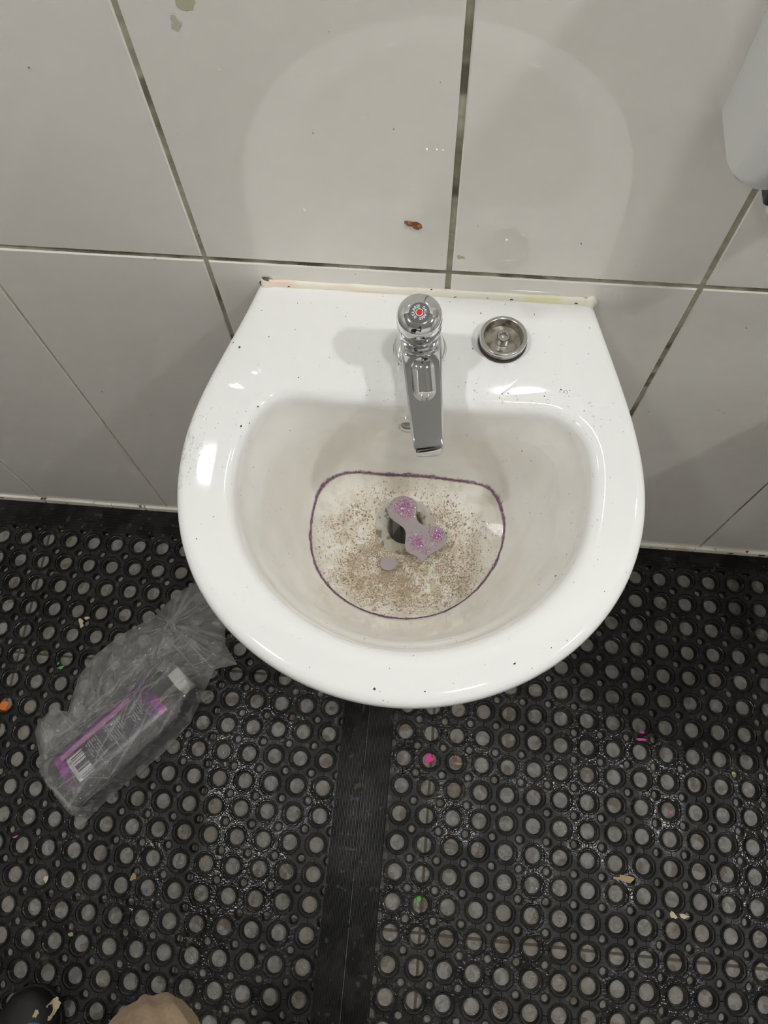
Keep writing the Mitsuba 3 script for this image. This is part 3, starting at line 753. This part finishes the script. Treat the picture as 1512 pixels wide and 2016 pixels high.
put('wall_specks', (v, f), 'm_specks', label='tiny specks of dirt on the wall tiles', cat='dirt', kind='stuff', color=c)

# ------------------------------------------------------------------ bottle in a plastic bag
A0, A1 = np.array([-0.5688, -0.5182]), np.array([-0.390, -0.3146])
BD = (A1 - A0) / np.linalg.norm(A1 - A0)
BN = np.array([-BD[1], BD[0]])                           # towards the upper left
BL, HW, HH, BZ = 0.243, 0.050, 0.030, 0.0432
roll = math.radians(13)
bu = np.array([*BD, 0.0])
bl = np.array([*(BN * math.cos(roll)), -math.sin(roll)])   # bottle's left
bt = np.array([*(BN * math.sin(roll)), math.cos(roll)])    # bottle's up
O3 = np.array([*A0, BZ])
def sup(t, w, h, e=2.6):
    c, s = np.cos(t), np.sin(t)
    return np.sign(c) * np.abs(c) ** (2 / e) * w, np.sign(s) * np.abs(s) ** (2 / e) * h
tt = np.linspace(0, 2 * np.pi, 64, endpoint=False)
rings = []
for s, k in ((0, .55), (.002, .78), (.006, .90), (.012, .965), (.020, 1), (.10, 1), (.19, 1), (.212, .985), (.226, .93), (.236, .82), (.2415, .66), (.2435, .45)):
    a_, b_ = sup(tt, HW * k, HH * (1 - (1 - k) * .8))
    rings.append(O3 + bu * s + a_[:, None] * (-bl) + b_[:, None] * bt)
v, f = loft(rings, cap0=True, cap1=True)
if trimesh.Trimesh(v, f, process=False).volume < 0:
    f = f[:, ::-1]
put('bottle__body', (v, f), 'm_bottle', smooth=40)
rings = []
for s, k in ((.242, .96), (.2425, 1), (.2625, 1), (.2650, .95), (.2658, .85)):
    a_, b_ = sup(tt, .0205 * k, .0165 * k, 4)
    rings.append(O3 + bu * s + a_[:, None] * (-bl) + (b_[:, None] + .006) * bt)
v, f = loft(rings, cap0=True, cap1=True)
if trimesh.Trimesh(v, f, process=False).volume < 0:
    f = f[:, ::-1]
put('bottle__cap', (v, f), 'm_cap_white', smooth=40, label='white cap')
nu, nv = 25, 40
uu, vv_ = np.meshgrid(np.linspace(0, 1, nu), np.linspace(0, 1, nv), indexing='ij')
xa = 0.0455 - uu * 0.0805                                  # across, + is left
th_ = np.clip(1 - (np.abs(xa) / (HW + .0004)) ** 2.6, 0, 1) ** (1 / 2.6) * HH
sv = 0.020 + vv_ * 0.190
pts = O3 + sv[..., None] * bu + xa[..., None] * bl + (th_ + .0006)[..., None] * bt
idx = np.arange(nu * nv).reshape(nu, nv)
qd = np.stack([idx[:-1, :-1], idx[1:, :-1], idx[1:, 1:], idx[:-1, 1:]], -1).reshape(-1, 4)
put('bottle__label', (pts.reshape(-1, 3), qd), 'm_label', smooth=True, uv=np.c_[uu.ravel(), vv_.ravel()], label='purple label with barcode and fine grey text')
labels['bottle'] = {'label': 'dark bottle with purple label and white cap lying inside the clear bag', 'category': 'bottle'}

bagp = [(-.651, -.431), (-.649, -.414), (-.632, -.391), (-.602, -.392), (-.597, -.331), (-.578, -.293), (-.541, -.253), (-.484, -.211), (-.451, -.166), (-.418, -.139), (-.385, -.120), (-.340, -.150), (-.345, -.195), (-.351, -.228), (-.346, -.252), (-.319, -.285), (-.358, -.297), (-.369, -.337), (-.384, -.391), (-.42, -.444), (-.477, -.502), (-.512, -.541), (-.530, -.566), (-.545, -.572), (-.555, -.545), (-.596, -.517), (-.627, -.479)]
BP = Polygon(bagp)
bnd = np.array([BP.exterior.interpolate(t).coords[0] for t in np.arange(0, BP.length, .0032)])
gx, gy = np.meshgrid(np.arange(-.66, -.31, .0030), np.arange(-.58, -.11, .0030))
g = np.c_[gx.ravel(), gy.ravel()] + rng.uniform(-.0009, .0009, (gx.size, 2))
inn = BP.buffer(-.0016)
g = g[[inn.contains(Point(*q)) for q in g]]
P2 = np.vstack([bnd, g])
tri = Delaunay(P2).simplices
tri = tri[[BP.buffer(2e-4).contains(Point(*P2[t].mean(0))) for t in tri]]
e1, e2 = P2[tri[:, 1]] - P2[tri[:, 0]], P2[tri[:, 2]] - P2[tri[:, 0]]
cr = e1[:, 0] * e2[:, 1] - e1[:, 1] * e2[:, 0]
tri = np.where((cr < 0)[:, None], tri[:, ::-1], tri)
dist = np.array([BP.exterior.distance(Point(*q)) for q in P2])
s_ = (P2 - A0) @ BD
n_ = (P2 - A0) @ BN
def crumple(seed, k, amp):
    g = np.random.default_rng(seed)
    q = g.uniform([-.70, -.62], [-.28, -.08], (k, 2))
    q = np.vstack([q, [(-.9, -.9), (.1, -.9), (-.9, .2), (.1, .2)]])
    h = np.r_[g.uniform(0, 1, k), [.5] * 4]
    return LinearNDInterpolator(q, h)(P2) * amp
inb = (s_ > -.004) & (s_ < BL + .024)
xb = n_ - 0.0
hb = BZ + np.where(inb, np.clip(1 - (np.abs(xb) / (HW + .006)) ** 2.6, 0, 1) ** (1 / 2.6) * (HH + .002) + math.tan(roll) * 0, 0)
slant = -xb * math.tan(roll) * .9
hb = np.where(inb & (np.abs(xb) < HW + .006), hb + slant, 0)
rise = 1 - np.exp(-dist / .020)
free = .0135 + rise * (.010 + crumple(1, 90, .020) + crumple(2, 420, .010) + crumple(3, 1500, .0035))
gather = np.exp(-((P2 - [-.435, -.236]) ** 2).sum(1) / .028 ** 2)
rad_a = np.arctan2(P2[:, 1] + .236, P2[:, 0] + .435)
def folds(seed, k, lo, hi, hgt, wid):
    g = np.random.default_rng(seed)
    out = np.zeros(len(P2))
    for _ in range(k):
        s0, n0 = g.uniform(-.03, .34), g.uniform(-.09, .10)
        an = g.normal(0, .35) + (0 if g.uniform() < .7 else 1.2)
        L = g.uniform(lo, hi)
        p0 = A0 + BD * s0 + BN * n0
        d = BD * math.cos(an) + BN * math.sin(an)
        q = P2 - p0
        tq = np.clip(q @ d, 0, L)
        cv = g.normal(0, 1.2) * tq * (L - tq)
        dd = np.abs(q @ np.array([-d[1], d[0]]) - cv) + np.abs(q @ d - tq)
        out = np.maximum(out, hgt * g.uniform(.5, 1) * np.exp(-dd / wid) * np.clip(dist / .01, 0, 1))
    return out
fold1, fold2 = folds(21, 46, .05, .20, .0070, .0055), folds(22, 50, .02, .09, .0040, .0030)
free = free + gather * (.018 + .007 * np.sin(rad_a * 9)) + .006 * np.exp(-((P2 - [-.40, -.22]) ** 2).sum(1) / .07 ** 2) * np.abs(np.sin(rad_a * 11 + 1))
skin = hb + .0020 + crumple(4, 260, .0055) + crumple(5, 1800, .0012)
blend = np.maximum(free, np.where(hb > 0, skin, 0))
# the film spans in a slope from bottle to mat
for it in range(3):
    pass
span = np.where(hb > 0, 0, 1)
from scipy.spatial import cKDTree
tb = cKDTree(P2[hb > 0])
db, ib = tb.query(P2)
hs = (hb[hb > 0][ib] - .012) * np.exp(-db / .030)
ztop = np.maximum(blend, np.where(hb > 0, 0, .0135 + np.minimum(hs, 1) * rise + rise * (crumple(6, 600, .009) + crumple(7, 160, .010)) * .8))
ztop = ztop + fold1 * .9 + fold2
ztop[:len(bnd)] = .0142
zbot = np.full(len(P2), .0128)
vt, vb = np.c_[P2, ztop], np.c_[P2, zbot]
ZTOP = LinearNDInterpolator(P2, ztop)
pleats = []
g_ = np.random.default_rng(31)
for k in range(100):
    s0, n0 = g_.uniform(-.02, .30), g_.uniform(-.075, .085)
    an = g_.normal(0, .30) + (0 if g_.uniform() < .75 else 1.2)
    if k < 26:                                             # pleats fanning out of the gathered neck
        a0 = g_.uniform(-np.pi, np.pi)
        p0 = np.array([-.435, -.236]) + .006 * np.array([math.cos(a0), math.sin(a0)])
        d = np.array([math.cos(a0), math.sin(a0)])
        L = g_.uniform(.04, .11)
    else:
        p0 = A0 + BD * s0 + BN * n0
        d = BD * math.cos(an) + BN * math.sin(an)
        L = g_.uniform(.04, .15)
    t_ = np.linspace(0, L, 14)
    w = g_.uniform(.0008, .0034) * np.sin(np.linspace(.12, np.pi - .12, 14))
    cv = g_.normal(0, 1.3) * t_ * (L - t_)
    nn_ = np.array([-d[1], d[0]])
    c_ = p0 + t_[:, None] * d + cv[:, None] * nn_
    e0, e1_ = c_ - w[:, None] * nn_, c_ + w[:, None] * nn_
    z0_, z1_, zc_ = ZTOP(e0) + .0005, ZTOP(e1_) + .0005, ZTOP(c_) + .0005 + w * .8
    ok_ = np.isfinite(z0_) & np.isfinite(z1_) & np.isfinite(zc_)
    if ok_.sum() < 5:
        continue
    e0, e1_, c_, z0_, z1_, zc_ = e0[ok_], e1_[ok_], c_[ok_], z0_[ok_], z1_[ok_], zc_[ok_]
    pv = np.stack([np.c_[e0, z0_], np.c_[c_, zc_], np.c_[e1_, z1_]], 1).reshape(-1, 3)
    m_ = len(e0)
    i_ = np.arange(m_ - 1) * 3
    pf = np.vstack([np.stack([i_, i_ + 3, i_ + 4, i_ + 1], 1), np.stack([i_ + 1, i_ + 4, i_ + 5, i_ + 2], 1)])
    pleats.append((pv, pf[:, ::-1]))
put('plastic_bag', join([(vt, tri), (vb, tri[:, ::-1])] + pleats), 'm_bag', smooth=True, label='crumpled clear plastic bag around the dark bottle on the mat', cat='plastic bag')

# ------------------------------------------------------------------ coloured flakes on the mat and the floor
FLK = {'pink': (0.80, 0.03, 0.28), 'red': (0.35, 0.03, 0.05), 'green': (0.10, 0.42, 0.06), 'orange': (0.75, 0.20, 0.02), 'yellow': (0.62, 0.60, 0.08), 'cream': (0.55, 0.47, 0.33), 'tan': (0.36, 0.25, 0.13), 'blue': (0.06, 0.22, 0.55), 'cyan': (0.10, 0.42, 0.45), 'mauve': (0.55, 0.10, 0.32)}
for k, c in FLK.items():
    P('m_flake_' + k, c, 0.5, 0.4)
def flake(x, y, z, r, col, seed, sx, sy, label, rot=0.0):
    p = blob(13, r, .45, seed, sx, sy)
    q = math.radians(rot)
    p = p @ np.array([[math.cos(q), math.sin(q)], [-math.sin(q), math.cos(q)]])
    v, f = prism(p, 0, .0010, .0006)
    put('flake', (v + [x, y, z], f), 'm_flake_' + col, smooth=40, label=label, cat='flake')
flake(.0300, -.4130, .0003, .0078, 'pink', 3, 1.0, 1.0, 'bright pink flake on the floor tile in a hole just in front of the basin')
flake(.0745, -.4090, .0003, .0045, 'red', 6, .5, 1.2, 'dark red flake in the hole right of the bright pink flake')
flake(.0800, -.4180, .0003, .0055, 'tan', 8, 1.3, .5, 'brown crumb beside the dark red flake')
flake(.0540, -.4330, .0003, .0030, 'cyan', 5, 1, 1, 'pale blue flake in a small hole below the pink flake')
flake(.0285, -.6290, .0003, .0058, 'green', 9, .8, 1.2, 'bright green flake in a hole right of the seam, low in the photo')
flake(-.7230, -.3910, .0004, .0075, 'orange', 11, 1, 1, 'orange flake in a hole at the left edge of the photo')
flake(-.6330, -.3170, .0115, .0050, 'green', 12, 1.3, .6, 'green scrap on the mat left of the bag', 20)
flake(-.6400, -.3110, .0118, .0028, 'green', 15, 1.0, .6, 'tiny green crumb beside the green scrap left of the bag', 70)
flake(-.6160, -.2330, .0112, .0085, 'cream', 13, .5, 1.2, 'cream crumb on the mat behind the bag', 30)
flake(-.6080, -.2250, .0112, .0045, 'cream', 17, 1.2, .7, 'smaller cream crumb beside the cream crumb behind the bag')
flake(-.6420, -.5980, .0110, .0040, 'mauve', 14, 1.2, .5, 'dark pink flake on the mat at the lower left', 30)
flake(.3860, -.3520, .0112, .0085, 'mauve', 16, 1.2, .28, 'longer pink strip on the right mat between two holes')
flake(.3870, -.3400, .0112, .0045, 'mauve', 18, 1.0, .5, 'short pink strip above the longer pink strip on the right mat')
flake(.5580, -.4420, .0003, .0062, 'yellow', 19, 1.2, .8, 'yellow flake in a hole near the right edge of the photo')
flake(.4340, -.4640, .0003, .0038, 'mauve', 20, 1, .9, 'small pink flake in a hole of the right mat')
flake(.3170, -.4330, .0003, .0035, 'green', 21, .9, 1.1, 'pale green flake in a small hole of the right mat')
flake(.5390, -.3920, .0003, .0030, 'yellow', 22, 1.3, .8, 'yellow crumb in a small hole of the right mat')
flake(-.4120, -.6570, .0116, .0028, 'blue', 23, .6, 1.3, 'glinting blue flake on the left mat')
flake(-.4340, -.6390, .0116, .0048, 'tan', 24, .9, 1.1, 'tan crumb on the left mat below the bag')
flake(.3520, -.5700, .0110, .0100, 'tan', 25, 1.5, .5, 'tan dirt patch between two holes of the right mat')
flake(.4270, -.6150, .0110, .0065, 'cream', 26, 1.0, .8, 'cream crumb between holes at the lower right')
flake(.4430, -.6150, .0110, .0055, 'cream', 27, 1.4, .6, 'pale crumb right beside the cream crumb at the lower right')
flake(-.5750, -.6550, .0110, .0055, 'cream', 28, .7, 1.1, 'whitish crumb on the left mat near the left edge')
flake(-.5160, -.7290, .0108, .0050, 'tan', 29, 1.0, .7, 'brownish crumb on the left mat above the black shoe')

# ------------------------------------------------------------------ the person taking the photo
b = bone_hull
knR, knL = (-.248, -.770, .452), (-.50, -.99, .45)
trs = [b((-.31, -1.10, .86), .098, knR, .058), b(knR, .056, (-.262, -.985, .13), .052), b((-.262, -.985, .13), .052, (-.262, -.99, .085), .055),
       b((-.47, -1.12, .86), .098, knL, .066), b(knL, .064, (-.525, -1.02, .13), .052), b((-.525, -1.02, .13), .052, (-.525, -1.02, .085), .055),
       b((-.31, -1.10, .86), .098, (-.47, -1.12, .86), .098), b((-.33, -1.10, .98), .11, (-.45, -1.11, .98), .11), b((-.32, -1.10, .90), .11, (-.45, -1.11, .98), .11)]
v, f = fuse(trs, .006, 14)
nz = meshkit.fbm(np.c_[v[:, 0] * 14, v[:, 1] * 14, v[:, 2] * 30], 3, 4)
vn = trimesh.Trimesh(v, f, process=False).vertex_normals
v = v + vn * ((nz - .5) * .016)[:, None]
kq = np.abs(((v[:, 0] + .248) * .8 + (v[:, 1] + .72) * .9 - .022 + .006 * np.sin(v[:, 2] * 60)))
v = v + vn * (.006 * np.exp(-(kq / .0055) ** 2) + .004 * np.exp(-(np.abs(kq - .022) / .006) ** 2))[:, None] * (v[:, 1] > -.85)[:, None]
put('person__trousers', (v, f), 'm_trousers', smooth=True, label='tan trousers, knee bent forward')
def shoe(cx, heel, toe, rot, name_extra=''):
    L = heel - toe
    rings = []
    st = [(0, .030, .062), (.03, .036, .075), (.25, .034, .080), (.45, .040, .072), (.62, .046, .058), (.78, .048, .050), (.88, .044, .046), (.95, .033, .039), (.985, .019, .030), (1.0, .007, .022)]
    q = np.linspace(0, 2 * np.pi, 32, endpoint=False)
    for t, w, h in st:
        c, s = np.cos(q), np.sin(q)
        xx = np.sign(c) * np.abs(c) ** .8 * w
        zz = np.where(s > 0, np.abs(s) ** .85 * h * .72 + .028, .028 + s * .016)
        rings.append(np.c_[xx, np.full(32, -t * L), zz])
    v, f = loft(rings, cap0=True, cap1=True)
    r = math.radians(rot)
    R = np.array([[math.cos(r), -math.sin(r), 0], [math.sin(r), math.cos(r), 0], [0, 0, 1]])
    # forward is towards the wall (+y)
    v = v * [1, -1, 1]
    f = f[:, ::-1]
    v = v @ R.T + [cx, -abs(heel), 0]
    if trimesh.Trimesh(v, f, process=False).volume < 0:
        f = f[:, ::-1]
    return v, f
shv, shf = shoe(-.553, 1.085, .802, -2)
put('person__shoe', (shv, shf), 'm_shoe', smooth=50, label='black shoe with blue badge and scuffed toe')
sh2 = shoe(-.272, 1.110, .835, 4)
put('person__shoe', sh2, 'm_shoe', smooth=50)
for (vv2, ff2) in ((shv, shf), sh2):
    hull = Polygon(vv2[:, :2]).convex_hull if False else __import__('shapely').MultiPoint(vv2[:, :2]).convex_hull.buffer(.003)
    pts = np.array(hull.exterior.coords)[:-1]
    s0, s1 = prism(pts, .0125, .024, .0005)
    put('person__shoe_sole', (s0, s1), 'm_shoe_sole', smooth=40)
# blue ring badge on the instep and a worn patch at the toe, following the shoe's surface
SHZ = LinearNDInterpolator(shv[shv[:, 2] > .03][:, :2] + rng.normal(0, 1e-6, (int((shv[:, 2] > .03).sum()), 2)), shv[shv[:, 2] > .03][:, 2])
def on_shoe(poly, lift):
    pts2 = np.asarray(poly)
    fillp = [pts2]
    c = pts2.mean(0)
    for k in (.75, .5, .25):
        fillp.append(c + (pts2 - c) * k)
    q = np.vstack(fillp + [c[None]])
    tr = Delaunay(q).simplices
    tr = tr[[Polygon(pts2).buffer(1e-5).contains(Point(*q[t].mean(0))) for t in tr]]
    z = SHZ(q)
    z = np.where(np.isfinite(z), z, np.nanmin(z)) + lift
    v = np.c_[q, z]
    n = np.cross(v[tr[:, 1]] - v[tr[:, 0]], v[tr[:, 2]] - v[tr[:, 0]])
    tr = np.where((n[:, 2] < 0)[:, None], tr[:, ::-1], tr)
    return v, tr
put('person__shoe_badge', on_shoe(blob(32, .0215, .02, 2) + [-.524, -.8610], .0022), 'm_blue', smooth=True, label='round blue badge on the black shoe')
put('person__shoe_badge_eye', on_shoe(blob(24, .0095, .02, 2) + [-.524, -.8645], .0034), 'm_shoe', smooth=True)
put('person__scuff_mark', on_shoe(blob(22, .0098, .55, 12, .75, 1.35) + [-.5070, -.8210], .0014), 'm_scuff', smooth=True, label='cream worn patch on the toe of the shoe')
put('person__scuff_mark', on_shoe(blob(14, .0042, .5, 13, .8, 1.3) + [-.5250, -.8290], .0014), 'm_scuff', smooth=True)
# upper body: leaning over, both hands holding the phone
EYE = np.array([-.10, -.80, 1.53])
torso = [b((-.34, -1.10, .98), .115, (-.44, -1.11, .98), .115), b((-.34, -1.08, 1.02), .115, (-.22, -1.00, 1.36), .10), b((-.44, -1.09, 1.02), .115, (-.36, -1.02, 1.36), .10),
         b((-.13, -.98, 1.40), .066, (-.43, -1.02, 1.40), .066), b((-.22, -.99, 1.36), .10, (-.36, -1.01, 1.36), .10)]
sR, sL = (-.12, -.98, 1.40), (-.44, -1.01, 1.40)
eR, eL = (.06, -.93, 1.17), (-.36, -.84, 1.15)
wR, wL = (.075, -.690, 1.335), (-.115, -.690, 1.335)
torso += [b(sR, .062, eR, .048), b(sL, .062, eL, .048), b(eR, .047, tuple(np.array(eR) + (np.array(wR) - eR) * .8), .038), b(eL, .047, tuple(np.array(eL) + (np.array(wL) - eL) * .8), .038)]
v, f = fuse(torso, .016, 10)
put('person__shirt', (v, f), 'm_shirt', smooth=True, label='dark long-sleeved shirt')
body = [b((-.275, -.99, 1.40), .052, (-.235, -.95, 1.50), .050)]
hc = np.array([-.225, -.925, 1.575])
body += [b(hc + [0, -.01, .02], .083, hc + [.012, .022, -.03], .070), b(hc + [.012, .03, -.05], .052, hc + [.014, .035, -.062], .045), b(hc + [.018, .083, -.005], .010, hc + [.02, .098, -.030], .013),
         b(hc + [-.080, 0, -.005], .012, hc + [-.080, -.008, -.035], .010), b(hc + [.082, 0, -.005], .012, hc + [.082, -.008, -.035], .010)]
phone_c = CAM - FWD / np.linalg.norm(FWD) * 0.012
px = np.array([0.9956693, 0.0897347, -0.0242977]); py = UP / np.linalg.norm(UP)
pcen = phone_c + px * 0.018 - py * 0.052
for sgn, el, wr in ((1, eR, wR), (-1, eL, wL)):
    el, wr = np.array(el), np.array(wr)
    body.append(b(el + (wr - el) * .70, .031, wr, .026))
    palm = pcen + px * sgn * .058 - py * .035 - FWD * .022
    body += [b(wr, .026, palm, .021), b(palm + py * .02, .017, palm - py * .018, .019)]
    for k, (up, ln) in enumerate(((.052, .9), (.030, 1.0), (.008, .95), (-.014, .8))):
        r0 = palm + py * (up - .012) + px * sgn * .006
        k1 = pcen + px * sgn * .052 + py * (up - .040) + FWD * .006
        k2 = pcen + px * sgn * (.052 - .020 * ln) + py * (up - .042) + FWD * .0135
        if up > .04:
            k2 = pcen + px * sgn * .046 + py * (up - .046) + FWD * .0125
        body += [b(r0, .0095, k1, .0085, 12), b(k1, .0085, k2, .0075, 12)]
    t0 = palm - FWD * .010 + py * .005
    t1 = pcen + px * sgn * .046 - py * .020 - FWD * .018
    t2 = pcen + px * sgn * .026 - py * .008 - FWD * .0145
    body += [b(t0, .012, t1, .0095, 12), b(t1, .0095, t2, .008, 12)]
v, f = fuse(body, .007, 8)
put('person__body', (v, f), 'm_skin', smooth=True)
hair = [b(hc + [-.004, -.020, .032], .088, hc + [0, -.045, -.01], .074), b(hc + [0, .02, .068], .050, hc + [0, -.04, .05], .06)]
v, f = fuse(hair, .012, 6)
put('person__hair', (v, f), 'm_hair', smooth=True, label='short dark hair')
for s_e in (-1, 1):
    put('person__eye', xf((lambda m: (np.array(m.vertices), np.array(m.faces)))(trimesh.creation.icosphere(2, .011)), None, hc + [.013 + s_e * .031, .078, .000]), 'm_white_print', smooth=True)
put('person__mouth', xf(rbox(-.022, .022, -.004, .004, -.004, .004, .0035), None, hc + [.017, .086, -.058]), 'm_food', smooth=True)
labels['person'] = {'label': 'person in tan trousers and black shoes standing at the lower left', 'category': 'person'}
Rp = np.stack([px, py, -FWD], 1)
put('phone__body', xf(rbox(-.037, .037, -.074, .074, -.0042, .0042, .004), Rp, pcen - FWD * .0 ), 'm_black', smooth=40)
put('phone__screen', xf(rbox(-.0345, .0345, -.0715, .0715, .0038, .0046, .0003), Rp, pcen), 'm_cap_grey', smooth=40)
labels['phone'] = {'label': 'dark phone held up in both hands above the basin', 'category': 'phone'}

# ------------------------------------------------------------------ second basin along the same wall, its rim shades the wall at the right edge
for k in [k for k in list(scene) if k.startswith('wash_basin__')]:
    copy('wash_basin_001__' + k.split('__')[1], k, T().translate([0.71, 0, 0]))
for k in [k for k in list(scene) if k.startswith('push_tap__')]:
    copy('push_tap_001__' + k.split('__')[1], k, T().translate([0.71, 0, 0]))
labels['wash_basin_001'] = {'label': 'second white wash basin further right along the wall, outside the photo', 'category': 'wash basin'}
labels['push_tap_001'] = {'label': 'chrome push tap on the second basin at the right, outside the photo', 'category': 'tap'}
labels['wash_basin'].pop('group')
